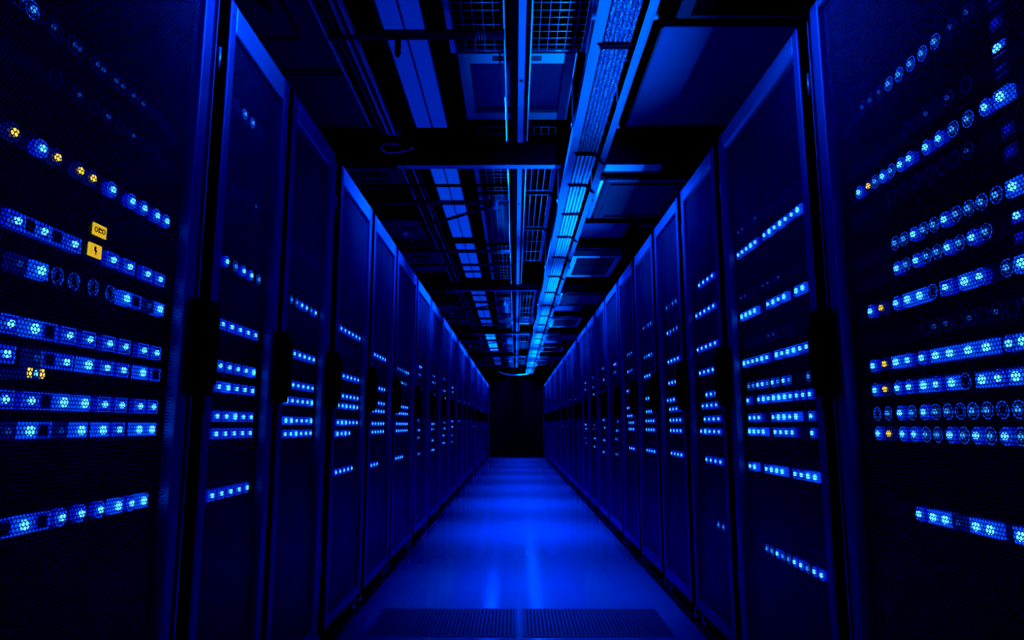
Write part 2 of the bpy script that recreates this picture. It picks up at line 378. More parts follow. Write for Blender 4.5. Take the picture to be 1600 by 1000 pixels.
rowsB = [  # right near rack
    (.912, [(1348, 'F'), (1360, 'F'), (1374, 'F'), (1388, 'M'), (1404, 'M'), (1422, 'M'), (1440, 'M'), (1460, 'M'), (1485, 'F'), (1510, 'F')], 'a top row of dim round lights'),
    (.755, [(1415, 'f'), (1430, 'f'), (1447, 'F'), (1462, 'f'), (1480, 'F'), (1508, 'f')], 'barely visible round lights'),
    (.675, [(1342, 'R'), (1357, 'Y'), (1367, 'M'), (1379, 'R'), (1392, 'M'), (1406, 'R'), (1420, 'R'), (1446, 'R'), (1466, 'R'), (1488, 'M'), (1511, 'M'), (1538, 'R'), (1563, 'H')], 'a dotted row ending in one bright light'),
    (.605, [(1392, 'f'), (1410, 'f'), (1430, 'f'), (1450, 'f'), (1470, 'f'), (1490, 'f'), (1511, 'F')], 'a faint unlit row of rings'),
    (.478, [(1398, 'M'), (1412, 'M'), (1427, 'R'), (1442, 'M'), (1458, 'M'), (1475, 'R'), (1493, 'M'), (1512, 'M'), (1532, 'M'), (1555, 'M'), (1582, 'H')], 'overlapping rings, upper of two close rows'),
    (.41, [(1401, 'R'), (1415, 'M'), (1431, 'R'), (1447, 'M'), (1463, 'M'), (1480, 'R'), (1498, 'M'), (1518, 'R'), (1539, 'M')], 'overlapping rings, lower of two close rows'),
    (.319, [(1360, 'R'), (1377, 'Y'), (1400, 'R'), (1418, 'H'), (1437, 'H'), (1456, 'O'), (1477, 'S'), (1507, 'H'), (1530, 'R'), (1572, 'M'), (1596, 'H')], 'mixed round and square lights and one amber'),
    (.235, [(1445, 'f'), (1460, 'F'), (1478, 'F'), (1496, 'f'), (1515, 'F'), (1535, 'f'), (1556, 'F'), (1580, 'f')], 'dull ring lights above the eye-level rows'),
    (.165, [(1364, 'R'), (1382, 'Y'), (1400, 'H'), (1418, 'R'), (1440, 'R'), (1462, 'H'), (1484, 'H'), (1513, 'H'), (1541, 'H'), (1576, 'R'), (1598, 'H')], 'bright square lights, upper eye-level row'),
    (.097, [(1367, 'R'), (1383, 'Y'), (1402, 'R'), (1420, 'R'), (1443, 'H'), (1462, 'R'), (1487, 'H'), (1507, 'O'), (1534, 'H'), (1559, 'R'), (1587, 'H')], 'bright lights and an amber, second eye-level row'),
    (.031, [(1370, 'O'), (1387, 'M'), (1406, 'R'), (1424, 'M'), (1443, 'R'), (1461, 'M'), (1480, 'M'), (1499, 'O'), (1519, 'M'), (1541, 'M'), (1565, 'O'), (1590, 'M')], 'an unbroken chain of blue rings'),
    (-.023, [(1372, 'R'), (1389, 'Y'), (1410, 'R'), (1428, 'R'), (1446, 'M'), (1464, 'M'), (1484, 'R'), (1505, 'M'), (1525, 'R'), (1546, 'M'), (1570, 'R'), (1594, 'M')], 'blue rings and one amber near the start'),
    (-.22, [(1436, 'R'), (1458, 'H'), (1477, 'H'), (1497, 'D'), (1525, 'H'), (1547, 'H'), (1595, 'H')], 'the lowest row of square blue lights'),
]
for s, L_, d in rowsB:
    server(1, 0, s, [(px2z(x, 1, s), c) for x, c in L_], 0.043, 'server with %s in the near right rack' % d)

def auto_leds(z0, z1, pitch, groups, pal, seed):
    rnd = random.Random(seed); out = []; K = 1 + REC / 0.84
    for a, b in groups:
        z = z0 + a * (z1 - z0) + pitch / 2
        while z <= z0 + b * (z1 - z0) - pitch / 2 + 0.01:
            if z * K < z1 - 0.01: out.append((z * K, rnd.choice(pal)))
            z += pitch
    return out
G1 = [(0.0, 1.0)]
plan = {-1: {
    1: [(1.15, 'FffM', .060, [(0, .6)]), (.84, 'fFf', .060, [(0, .7)]), (.566, 'RRRRM', .060, G1), (.345, 'SSQ', .060, G1), (.20, 'SHS', .060, G1), (.129, 'SHQ', .060, G1), (.03, 'HSS', .060, G1), (-.03, 'SHQ', .060, G1), (-.232, 'SRQ', .060, G1)],
    2: [(.806, 'fFf', .060, G1), (.56, 'MRM', .060, G1), (.322, 'SSQ', .060, G1), (.18, 'SQ', .060, [(0, .85)]), (.108, 'SHQ', .060, [(0, .85)]), (.02, 'SHQ', .060, G1), (-.04, 'SHQ', .060, G1)],
    3: [(.554, 'RQ', .075, [(0, .8)]), (.46, 'A', .075, [(.02, .13)]), (.284, 'SQ', .075, [(0, .85)]), (.168, 'SQ', .075, [(0, .8)]), (.11, 'SHQ', .075, [(0, .85)]), (.014, 'SH', .075, [(0, .85)]), (-.05, 'SH', .075, [(0, .6), (.7, .85)]), (-.264, 'SR', .075, [(0, .7)])],
    4: [(.50, 'RQ', .08, [(0, .8)]), (.268, 'SQ', .08, [(0, .75)]), (.16, 'SQ', .08, [(0, .75)]), (.10, 'SQ', .08, [(0, .75)]), (.01, 'SQ', .08, [(0, .8)]), (-.05, 'SQ', .08, [(0, .8)]), (-.28, 'RQ', .08, [(0, .5)])],
    5: [(.48, 'RM', .09, [(0, .7)]), (.37, 'RM', .09, [(0, .6)]), (.16, 'SQ', .09, [(0, .75)]), (.10, 'SQ', .09, [(0, .75)]), (.01, 'SQ', .09, [(0, .8)]), (-.05, 'SQ', .09, [(0, .8)]), (-.28, 'RQ', .09, [(0, .45)])]},
    1: {
    1: [(.86, 'FfF', .047, [(0, .5)]), (.76, 'HSS', .047, [(0, .48), (.55, 1)]), (.56, 'Ff', .047, [(0, .75)]), (.476, 'SHH', .047, [(0, .42), (.5, .8), (.86, 1)]), (.35, 'fF', .047, [(0.2, .85)]), (.268, 'SHS', .047, [(0, .55), (.62, 1)]), (.165, 'RM', .047, [(0, .08), (.2, .8), (.93, 1)]), (.105, 'SHR', .047, [(0, .25), (.33, 1)]), (.03, 'SHR', .047, [(0, .4), (.5, .85), (.93, 1)]), (-.027, 'SHR', .047, [(0, .45), (.5, .8), (.9, 1)]), (-.174, 'SH', .047, [(0, .3), (.36, .66), (.7, 1)]), (-.49, 'MR', .047, [(0, .2), (.3, 1)])],
    2: [(.757, 'RM', .07, [(.35, 1)]), (.60, 'RS', .07, [(.3, 1)]), (.41, 'RS', .07, [(.3, 1)]), (.28, 'SQ', .07, [(.35, .9)]), (.158, 'SQ', .07, [(.45, .95)]), (.10, 'SQ', .07, [(.4, .95)]), (.03, 'SQ', .07, [(.4, 1)]), (-.033, 'SH', .07, [(.3, 1)]), (-.18, 'RS', .07, [(.35, 1)]), (-.49, 'Mf', .07, [(.6, 1)])],
    3: [(.77, 'FM', .075, [(.4, 1)]), (.60, 'RM', .075, [(.3, 1)]), (.41, 'SQ', .075, [(.3, 1)]), (.27, 'RS', .075, [(.3, 1)]), (.16, 'SQ', .075, [(.3, .9)]), (.10, 'SQ', .075, [(.3, 1)]), (.03, 'SQ', .075, [(.3, 1)]), (-.035, 'SQ', .075, [(.3, 1)]), (-.18, 'SQ', .075, [(.4, 1)])],
    4: [(.75, 'FM', .08, [(.4, 1)]), (.52, 'RM', .08, [(.4, 1)]), (.37, 'RS', .08, [(.4, 1)]), (.20, 'RS', .08, [(.4, .9)]), (.10, 'SQ', .08, [(.4, .9)]), (.03, 'SQ', .08, [(.4, 1)]), (-.035, 'SQ', .08, [(.4, 1)]), (-.19, 'SQ', .08, [(.4, 1)])],
    5: [(.62, 'RM', .09, [(.4, 1)]), (.47, 'RM', .09, [(.4, 1)]), (.30, 'RS', .09, [(.4, .9)]), (.15, 'RS', .09, [(.4, .9)]), (.08, 'SQ', .09, [(.4, .9)]), (.02, 'SQ', .09, [(.4, 1)]), (-.035, 'SQ', .09, [(.4, 1)]), (-.2, 'RQ', .09, [(.4, 1)])]}}
for side in (-1, 1):
    sd = 'left' if side < 0 else 'right'
    for idx in range(1, len(BAYS[side])):
        z0, z1 = BAYS[side][idx]
        if side > 0: zz0, zz1 = z1, z0
        if idx in plan[side]:
            pl = plan[side][idx]
        else:
            rnd = random.Random(idx * 7 + side)
            pool = [.62, .5, .36, .25, .15, .03, -.05, -.16, -.28] if idx < 10 else [.45, .1, -.04]
            if idx >= 16: pool = [.4, -.03]
            pl = []
            for s in pool:
                a = rnd.choice([0.05, .1]) if side < 0 else rnd.choice([.6, .7])
                pl.append((s + rnd.uniform(-.03, .03), 'MMRD' if idx < 10 else 'MDDf', .09, [(a, a + .32)]))
        for k, (s, pal, pitch, groups) in enumerate(pl):
            if side > 0:           # groups are given from the far end for the right row
                groups = [(1 - b, 1 - a) for a, b in groups]
            leds = auto_leds(z0, z1, pitch, groups, pal, idx * 100 + k)
            where = 'top' if k == 0 else 'bottom' if k == len(pl) - 1 else nth(k) + ' from the top'
            look = 'dim dots' if pal[0] in 'fF' else 'one amber light' if pal == 'A' else 'blue lights'
            server(side, idx, s, leds, 0.043 if pitch < .08 else 0.044, '%s server with %s, %s rack of the %s row' % (where, look, nth(idx), sd))

# vertical status strip near the frame edge of the right near rack
ps = empty('power_strip', (XR + 0.045, 1.2, 0.5), PI)
tag(ps, 'vertical power strip with square blue sockets inside the near right rack', 'power strip')
obj('strip_body', MB().box(-0.03, -0.004, -0.022, 0.022, 0.0, 1.6, c=0.003), M['panel_dark'], ps)
for y, hot in ((5, 0), (38, 0), (78, 1), (112, 0), (155, 1), (203, 0), (238, 0), (290, 1), (338, 2), (370, 0), (412, 1), (470, 0)):
    Z = 1.2; X = XR + 0.045
    t = (500 - y) / F                     # height of the point seen at this row
    Yh = Z * (t * CP + SP) / (CP - t * SP)
    hz = EYE + Yh
    sk = MB().box(-0.004, 0.0, -0.016, 0.016, -0.012, 0.012, c=0.001)
    so = obj('indicator_socket', sk, M['caddy_hot'] if hot == 1 else M['caddy'] if hot == 2 else M['caddy_dim'], ps, (0, 0, hz - 0.5))
    if hot: link('indicator_light', LIT['hot' if hot == 1 else 'on'], so, (0, 0, 0))
    else: obj('label_plate', MB().box(0.0, 0.001, -0.008, 0.008, -0.006, 0.006), M['caddy'], so)

# yellow stickers and the small amber indicator on the near left rack
def px_place(x, y, off):
    X = XL + off; u = 805 - x; s = (664 - y) / u
    D = F * X / u; Yh = s * X * CP
    return X, (D - Yh * SP) / CP, EYE + Yh
X, z, h = px_place(153, 360, 0.014)
t = empty('warning_sticker', (-X, z, h)); tag(t, 'small yellow sticker with black scrawl above a row of blue lights', 'sticker')
obj('sheet', MB().box(0, 0.002, -0.022, 0.022, -0.012, 0.012), M['yellow'], t)
ink = MB()
ink.ring(0.002, -0.012, 0, 0.0045, 0.0012, 10, 4); ink.box(0.0018, 0.003, -0.005, -0.003, -0.005, 0.006); ink.box(0.0018, 0.003, -0.002, 0.006, 0.002, 0.005)
ink.box(0.0018, 0.003, -0.003, 0.005, -0.004, -0.002); ink.ring(0.002, 0.012, 0.001, 0.0045, 0.0012, 10, 4)
obj('marking', ink, M['ink'], t)
X, z, h = px_place(145, 391, 0.014)
t = empty('warning_sticker', (-X, z, h)); tag(t, 'small yellow sticker with a black bolt mark set among blue lights', 'sticker')
obj('sheet', MB().box(0, 0.003, -0.020, 0.020, -0.013, 0.013), M['yellow'], t)
bo = MB().box(0.0028, 0.004, -0.004, 0.001, 0.0, 0.008); bo.box(0.0028, 0.004, -0.003, 0.004, -0.002, 0.001); bo.box(0.0028, 0.004, 0.0, 0.002, -0.008, 0.0)
obj('marking', bo, M['ink'], t)
X, z, h = px_place(50, 583, REC)
t = empty('status_module', (-X + 0.0, z, h)); tag(t, 'small module with two amber lamps between rows of the near left rack', 'indicator')
obj('housing', MB().box(-0.08, 0.004, -0.024, 0.024, -0.010, 0.010), M['caddy_dim'], t)
for yy in (-0.016, 0.016): obj('indicator_light', MB().box(0.004, 0.006, yy - 0.005, yy + 0.004, -0.008, 0.008), M['led_amber'], t)
obj('indicator_light', MB().box(0.004, 0.006, -0.003, 0.002, -0.005, 0.005), M['led'], t)

# ------------------------------------------------------------------ floor grilles
for x0, x1, d in ((-0.70, 0.008, 'left'), (0.030, 0.74, 'right')):
    g = empty('floor_grille', ((x0 + x1) / 2, 3.57, 0)); w = x1 - x0
    tag(g, 'ribbed metal ventilation tile in the floor, %s one of the pair' % d, 'floor vent', 'ribbed floor vent tiles')
    fr = MB().box(-w / 2, w / 2, -0.24, -0.225, 0, 0.004).box(-w / 2, w / 2, 0.225, 0.24, 0, 0.004).box(-w / 2, -w / 2 + 0.012, -0.225, 0.225, 0, 0.004).box(w / 2 - 0.012, w / 2, -0.225, 0.225, 0, 0.004)
    obj('frame', fr, M['grille'], g)
    sl = MB(); x = -w / 2 + 0.016
    while x < w / 2 - 0.018:
        sl.box(x, x + 0.008, -0.225, 0.225, 0.0005, 0.004); x += 0.0185
    obj('slats', sl, M['grille'], g)
    obj('backing', MB().box(-w / 2 + 0.012, w / 2 - 0.012, -0.225, 0.225, 0.0002, 0.0012), M['panel_dark'], g)

# ------------------------------------------------------------------ ceiling services
CY = EYE + 1.75              # underside of the suspended fittings
def th(name, mb, m, label, cat, group=None, loc=None):
    o = obj(name, mb, m, None, loc); return tag(o, label, cat, group)
PER = 4.2
bayname = ['nearest', 'second', 'third', 'fourth', 'fifth']
# deep dark cross beams
for k, z in enumerate((3.92, 8.12, 12.3, 16.5, 20.3)):
    t = empty('cross_beam', (0, z, CY - 0.06))
    tag(t, 'deep black beam across the ceiling, %s from the camera' % nth(k), 'beam', 'black ceiling cross beams')
    obj('web', MB().box(-1.9, 1.9, 0, 0.30, 0.0, 0.34), M['steel_black'], t)
    fl = MB().box(-0.78, 0.30, 0.335, 0.40, -0.012, 0.0); fl.box(-1.3, -0.03, 0.30, 0.325, 0.0, 0.008)
    obj('lip', fl, M['steel'], t)
    obj('flange', MB().box(-1.9, 1.9, -0.02, 0.33, -0.012, 0.0), M['steel_black'], t)
# luminaires left of the centre
lamps = [(1.9, 3.86), (4.42, 6.26), (6.5, 8.05), (8.6, 10.2), (10.45, 12.2), (12.8, 14.3), (14.5, 16.4), (17.0, 18.4), (18.6, 20.2)]
for k, (a, b) in enumerate(lamps):
    t = empty('strip_light', (-0.495, (a + b) / 2, CY)); l = b - a
    tag(t, 'long ceiling strip light with blue diffusers, %s from the camera' % nth(k), 'ceiling light', 'blue ceiling strip lights')
    h = MB().box(-0.10, 0.10, -l / 2, l / 2, 0.012, 0.06); h.box(-0.10, -0.094, -l / 2, l / 2, -0.004, 0.012); h.box(0.094, 0.10, -l / 2, l / 2, -0.004, 0.012)
    obj('housing', h, M['steel_dark'], t)
    lm = M['lamp0'] if k == 0 else M['lamp2'] if k in (5, 6) else M['lamp1']
    obj('diffuser', MB().box(-0.092, -0.005, -l / 2 + 0.01, l / 2 - 0.01, 0.0, 0.012, c=0.005), lm, t)
    obj('diffuser', MB().box(0.005, 0.092, -l / 2 + 0.01, l / 2 - 0.01, 0.0, 0.012, c=0.005), lm, t)
# square ceiling diffusers over the centre
for k, (a, b) in enumerate(((3.06, 3.78), (11.2, 12.0))):
    t = empty('ceiling_diffuser', (0.01, (a + b) / 2, CY + 0.02)); l = (b - a) / 2
    tag(t, 'square air diffuser with pale frame, %s' % ('nearest the camera' if k == 0 else 'far down the aisle'), 'air vent')
    f = MB().box(-0.29, 0.29, -l, -l + 0.09, 0, 0.03).box(-0.29, 0.29, l - 0.09, l, 0, 0.03).box(-0.29, -0.235, -l + 0.09, l - 0.09, 0, 0.03).box(0.235, 0.29, -l + 0.09, l - 0.09, 0, 0.03)
    obj('frame', f, M['white_paint'], t)
    f = MB()
    for i in range(4): f.box(-0.12, 0.12, -l + 0.02 + i * .012, -l + 0.025 + i * .012, -0.003, 0)
    obj('slot', f, M['black'], t)
    obj('dark_pane', MB().box(-0.235, 0.235, -l + 0.09, l - 0.09, 0.02, 0.03), M['pane'], t)
# wire mesh panels either side of the centre strut
def wire_panel(x0, x1, z0, z1, nx, nz, label, r=0.0022, rail=True):
    m = MB()
    for i in range(nx + 1):
        x = x0 + (x1 - x0) * i / nx; m.tube([(x, z0, 0), (x, z1, 0)], r, 5)
    for j in range(nz + 1):
        z = z0 + (z1 - z0) * j / nz; m.tube([(x0, z, 0.003), (x1, z, 0.003)], r, 5)
    t = empty('wire_mesh_panel', (0, 0, CY - 0.02)); obj('wires', m, M['steel'], t)
    if rail:
        xr = x0 - 0.03 if x0 < 0 else x1 + 0.005
        obj('edge_rail', MB().box(xr, xr + 0.025, z0, z1, -0.01, 0.01), M['steel'], t)
    tag(t, label, 'wire panel', 'wire mesh ceiling panels')
wire_panel(-0.27, -0.05, 1.7, 2.97, 5, 24, 'square wire mesh panel left of the centre strut, nearest')
wire_panel(0.07, 0.31, 1.7, 2.97, 6, 24, 'square wire mesh panel right of the centre strut, nearest')
wire_panel(-0.22, -0.05, 3.80, 3.90, 4, 1, 'short strip of wire mesh behind the square diffuser, left side', rail=False)
wire_panel(0.07, 0.24, 3.80, 3.90, 4, 1, 'short strip of wire mesh behind the square diffuser, right side', rail=False)
for k in range(4):
    o = k * PER
    wire_panel(-0.25, -0.05, 4.36 + o, 4.90 + o, 4, 8, 'square wire mesh panel left of the centre strut just past the %s black beam' % nth(k))
    wire_panel(-0.25, -0.05, 5.0 + o, 6.35 + o, 4, 36, 'ribbed wire panel left of the centre strut in the %s ceiling bay' % ORD[k + 1])
    wire_panel(0.07, 0.25, 4.36 + o, 4.9 + o, 4, 1, 'open wire slats right of the centre strut just past the %s black beam' % nth(k))
    wire_panel(0.07, 0.25, 5.0 + o, 5.85 + o, 4, 1, 'middle wire slats right of the centre strut in the %s ceiling bay' % ORD[k + 1])
    wire_panel(0.07, 0.25, 5.95 + o, 7.1 + o, 4, 3, 'far wire slats right of the centre strut in the %s ceiling bay' % ORD[k + 1])
    wire_panel(-0.25, -0.05, 6.5 + o, 8.0 + o, 5, 10, 'far wire panel left of the centre strut in the %s ceiling bay' % ORD[k + 1])
# centre strut channel
t = empty('centre_strut', (0.015, 0, CY - 0.07)); tag(t, 'long steel strut channel running down the middle of the ceiling', 'strut')
c = MB().box(0.0, 0.032, 1.4, 20.2, 0.0, 0.004); obj('channel_face', c, M['steel'], t)
c = MB().box(-0.038, 0.0, 1.4, 20.2, 0.006, 0.03).box(0.032, 0.052, 1.4, 20.2, 0.006, 0.03); obj('channel_body', c, M['steel_black'], t)
for x in (-0.062, 0.056): obj('side_rail', MB().tube([(x, 1.4, 0.012), (x, 20.2, 0.012)], 0.0055, 6), M['steel'], t)
hb = MB()
z = 2.2
while z < 20: hb.tube([(0.016, z, -0.004), (0.016, z, 0.0)], 0.008, 8); z += 0.95
obj('bolt', hb, M['black'], t)
# transverse pipes and brackets in each bay
def hpipe(x0, x1, z, dz, r, m, label, cat='pipe', clamp=True):
    t = empty('ceiling_pipe', ((x0 + x1) / 2, z, CY + dz)); w = (x1 - x0) / 2
    obj('pipe', MB().tube([(-w, 0, 0), (w, 0, 0)], r, 12), m, t)
    if clamp:
        c = MB()
        for i in range(4): c.ring(w - 0.12 + i * 0.012, 0, 0, r + 0.002, 0.003, 12, 5)
        obj('clamp', c, M['tray_metal'], t)
    tag(t, label, cat, 'dark ceiling cross pipes')
hpipe(-0.80, -0.045, 2.70, -0.10, 0.021, M['steel_dark'], 'thick dark pipe crossing under the nearest strip light')
t = empty('hanger_bracket', (-0.50, 2.70, CY - 0.19)); obj('strap', MB().box(-0.012, 0.012, -0.01, 0.01, 0, 0.075, c=0.003), M['black'], t)
obj('bolt', MB().tube([(0, 0, -0.01), (0, 0, 0.0)], 0.008, 8), M['black'], t); tag(t, 'small black bracket hanging below the nearest dark pipe', 'bracket')
for k in range(4):
    o = k * PER; nm = 'in the %s ceiling bay' % ORD[k + 1]
    hpipe(-1.2, -0.045, 4.93 + o, -0.10, 0.018, M['steel_dark'], 'dark cross pipe nearest the beam ' + nm)
    hpipe(-1.2, -0.045, 4.70 + o, -0.05, 0.011, M['steel_black'], 'thin black cross rod ' + nm, clamp=False)
    hpipe(-1.2, -0.045, 6.38 + o, -0.10, 0.018, M['steel_dark'], 'dark cross pipe at the middle ' + nm)
    hpipe(-1.2, -0.045, 6.95 + o, -0.10, 0.015, M['steel_dark'], 'thinner cross pipe past the middle ' + nm, clamp=False)
    hpipe(-0.7, -0.15, 7.35 + o, -0.08, 0.012, M['steel_dark'], 'short thin cross pipe ' + nm, clamp=False)
    hpipe(0.55, 1.3, 6.4 + o, -0.06, 0.02, M['steel_dark'], 'dark cross pipe right of the cable tray ' + nm, clamp=False)
    t = empty('diagonal_brace', (0, 0, CY - 0.125)); 
    obj('rod', MB().tube([(-0.93, 5.62 + o, 0), (-0.15, 4.92 + o, 0)], 0.013, 8), M['steel_dark'], t)
    e = MB(); e.tube([(-0.93, 5.62 + o, -.03), (-0.93, 5.62 + o, .03)], 0.028, 8); e.tube([(-0.15, 4.92 + o, -.025), (-0.15, 4.92 + o, .025)], 0.022, 8)
    obj('end_joint', e, M['steel'], t); tag(t, 'diagonal brace rod crossing below the strip light ' + nm, 'brace')
# long conduits on the left
for k, (x, dz, r) in enumerate(((-0.69, -0.10, 0.012), (-0.725, -0.10, 0.010), (-0.765, -0.08, 0.014), (-0.83, -0.05, 0.009))):
    pts = [(x, 1.5, CY + dz), (x, 3.55, CY + dz), (x - 0.0, 3.7, CY + dz), (x + 0.01, 3.78, CY + dz + 0.03), (x + 0.01, 3.80, CY + dz + 0.2)]
    th('conduit', MB().tube(pts, r, 8), M['steel'] if k != 2 else M['steel_dark'], 'long conduit left of the near strip light, %s counted from the light' % ORD[k], 'conduit', 'near conduits')
for k, x in enumerate((-0.66, -0.69, -0.73, -0.76)):
    rnd = random.Random(k); pts = []
    z = 4.4
    while z < 20.1:
        pts.append((x + rnd.uniform(-.005, .005), z, CY - 0.04 + rnd.uniform(-.012, .012))); z += 0.35
    th('conduit', MB().tube(pts, 0.008, 6), M['steel'] if k % 2 else M['steel_dark'], 'loose wavy cable beyond the first beam, %s counted from the strip lights' % ORD[k], 'cable', 'loose far cables')
pts = [(-0.70 + 0.09 * math.cos(a), 3.84 + 0.06 * math.sin(a), CY - 0.13 + 0.008 * math.sin(2 * a)) for a in [i * 2 * PI / 24 for i in range(20)]]
th('cable_loop', MB().tube(pts, 0.006, 8), M['steel'], 'coiled loop of cable hanging at the first black beam', 'cable')
# cassette air conditioners, tiles and boxes outboard
def rrect(w, h, r, n=6):
    P = []
    for cx, cy, a0 in ((w - r, h - r, 0), (-w + r, h - r, PI / 2), (-w + r, -h + r, PI), (w - r, -h + r, 3 * PI / 2)):
        for i in range(n + 1):
            a = a0 + PI / 2 * i / n; P.append((cx + r * math.cos(a), cy + r * math.sin(a)))
    return P
def cassette(x, z, w, l, label):
    t = empty('air_cassette', (x, z, CY)); P = rrect(w, l, 0.08)
    m = MB(); n = len(P); b = 0
    m.v += [(a, c, 0.0) for a, c in P] + [(a, c, 0.14) for a, c in P]
    m.f.append(tuple(reversed(range(n)))); m.mi.append(0); m.sm.append(False)
    for i in range(n): m.f.append((i, (i + 1) % n, n + (i + 1) % n, n + i)); m.mi.append(0); m.sm.append(True)
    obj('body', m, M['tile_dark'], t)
    obj('trim_tube', MB().tube([(a, c, -0.006) for a, c in P + P[:1]], 0.008, 6), M['steel_dark'], t)
    P2 = rrect(w * 0.5, l * 0.45, 0.05)
    obj('intake_ring', MB().tube([(a, c, -0.008) for a, c in P2 + P2[:1]], 0.007, 6), M['steel_dark'], t)
    obj('intake', MB().tube([(0, 0, -0.02), (0, 0, 0.0)], min(w, l) * 0.3, 20), M['tile_dark'], t)
    tag(t, label, 'air conditioner', 'ceiling air cassettes')
cassette(-1.13, 2.66, 0.30, 0.52, 'dark rounded air cassette in the ceiling above the left racks, nearest')
for k in range(4):
    cassette(-1.02, 4.66 + k * PER, 0.22, 0.2, 'small rounded air cassette on the left just past the %s black beam' % nth(k))
def tile(x0, x1, z0, z1, label, m='tile'):
    t = empty('ceiling_panel', ((x0 + x1) / 2, (z0 + z1) / 2, CY)); w, l = (x1 - x0) / 2, (z1 - z0) / 2
    obj('sheet', MB().box(-w, w, -l, l, 0.0, 0.02, c=0.004), M[m], t)
    e = MB().box(-w, w, -l - 0.012, -l, -0.008, 0.016).box(-w, w, l, l + 0.012, -0.008, 0.016).box(-w - 0.012, -w, -l, l, -0.008, 0.016).box(w, w + 0.012, -l, l, -0.008, 0.016)
    obj('edge_trim', e, M['steel_dark'], t); tag(t, label, 'ceiling panel', 'flat ceiling panels')
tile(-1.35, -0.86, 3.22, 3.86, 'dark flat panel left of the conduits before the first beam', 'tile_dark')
tile(0.66, 1.35, 2.80, 3.83, 'large flat blue-black panel above the right racks, nearest')
t = empty('ceiling_box', (1.05, 2.62, CY - 0.02)); obj('body', MB().box(-0.36, 0.36, -0.14, 0.1, 0, 0.14, c=0.01), M['steel_dark'], t)
obj('lip', MB().box(-0.30, 0.30, -0.10, 0.06, -0.008, 0.0, c=0.002), M['steel_black'], t); tag(t, 'dark ceiling box just before the large flat panel on the right', 'box')
for k in range(4):
    o = k * PER; nm = 'in the %s ceiling bay' % ORD[k + 1]
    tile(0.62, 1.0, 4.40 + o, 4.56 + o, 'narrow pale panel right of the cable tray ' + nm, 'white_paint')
    t = empty('fan_coil_unit', (0.95, 5.12 + o, CY - 0.03))
    obj('body', MB().box(-0.30, 0.34, -0.46, 0.46, 0, 0.16, c=0.02), M['steel_dark'], t)
    obj('frame', MB().box(-0.26, 0.30, -0.40, -0.36, -0.012, 0).box(-0.26, 0.30, 0.36, 0.40, -0.012, 0).box(-0.26, -0.22, -0.36, 0.36, -0.012, 0).box(0.26, 0.30, -0.36, 0.36, -0.012, 0), M['steel_dark'], t)
    obj('side_pipe', MB().tube([(-0.33, -0.46, 0.02), (-0.33, 0.44, 0.02)], 0.022, 10), M['steel'], t)
    elbow = [(0.10, 0.46, -0.02)] + [(0.10 + 0.07 * (1 - math.cos(a)), 0.46 + 0.07 * math.sin(a), -0.02) for a in [i * PI / 12 for i in range(1, 7)]] + [(0.30, 0.53, -0.02)]
    obj('elbow_duct', MB().tube(elbow, 0.035, 10), M['steel_dark'], t)
    tag(t, 'dark fan coil unit with side pipe and elbow duct ' + nm, 'air unit', 'fan coil units right of the tray')
    tile(0.58, 1.0, 5.78 + o, 6.25 + o, 'flat blue panel behind the fan coil unit ' + nm)
    t = empty('louvred_cooler', (0.85, 7.4 + o, CY - 0.02))
    obj('frame', MB().box(-0.26, 0.26, -0.5, -0.42, 0, 0.06).box(-0.26, 0.26, 0.42, 0.5, 0, 0.06).box(-0.26, -0.2, -0.42, 0.42, 0, 0.06).box(0.2, 0.26, -0.42, 0.42, 0, 0.06), M['white_paint'], t)
    sl = MB()
    for i in range(10): sl.box(-0.2, 0.2, -0.40 + i * 0.082, -0.36 + i * 0.082, 0.01, 0.03)
    obj('louvres', sl, M['steel_dark'], t); tag(t, 'square louvred cooler with pale frame ' + nm, 'cooler', 'louvred coolers')
    tile(-1.25, -0.84, 5.7 + o, 6.3 + o, 'dark flat panel left of the loose cables ' + nm, 'tile_dark')
    cassette(-1.0, 7.2 + o, 0.2, 0.5, 'long rounded air cassette on the left ' + nm)

# ------------------------------------------------------------------ cable tray and cables
TY = EYE + 1.5
t = empty('cable_tray', (0.0, 0, TY)); tag(t, 'long open steel cable tray hanging right of the centre strut', 'cable tray')
obj('side_rail', MB().box(0.308, 0.346, 1.3, 20.2, 0.0, 0.004).box(0.300, 0.308, 1.3, 20.2, -0.004, 0.05), M['tray_metal'], t)
obj('side_rail', MB().box(0.484, 0.512, 1.3, 20.2, 0.0, 0.004).box(0.512, 0.518, 1.3, 20.2, -0.004, 0.05), M['tray_metal'], t)
z = 1.5
while z < 20:
    obj('rung', MB().box(0.308, 0.512, z, z + 0.02, 0.034, 0.042), M['steel_dark'], t); z += 0.6
for z in (2.35, 3.3, 4.5, 6.5, 8.6, 10.7, 12.8, 15.0, 17.2):
    for x in (0.296, 0.524):
        obj('hanger_rod', MB().tube([(x, z, 0.03), (x, z, 0.58)], 0.005, 6), M['steel'], t)
        obj('hanger_nut', MB().tube([(x, z, 0.0), (x, z, 0.03)], 0.012, 6), M['tray_metal'], t)
for k in range(6):
    x = 0.360 + 0.0185 * k
    th('braided_cable', MB().tube([(x, 1.3, TY + 0.010), (x, 2.4, TY + 0.0095), (x, 3.66, TY + 0.010)], 0.0085, 10), M['braid'],
       'braided cable in the near part of the tray, %s from its left rail' % ORD[k], 'cable', 'braided cables in the tray')
for k in range(5):
    x = 0.362 + 0.0225 * k; rnd = random.Random(50 + k)
    pts = []; z = 3.66
    while z < 20.2:
        pts.append((x + rnd.uniform(-.0015, .0015), z, TY + 0.010)); z += 0.5
    th('network_cable', MB().tube(pts, 0.0095 if k % 2 else 0.008, 8), M['cable_pale'],
       'smooth pale cable in the far part of the tray, %s from its left rail' % ORD[k], 'cable', 'smooth cables in the tray')
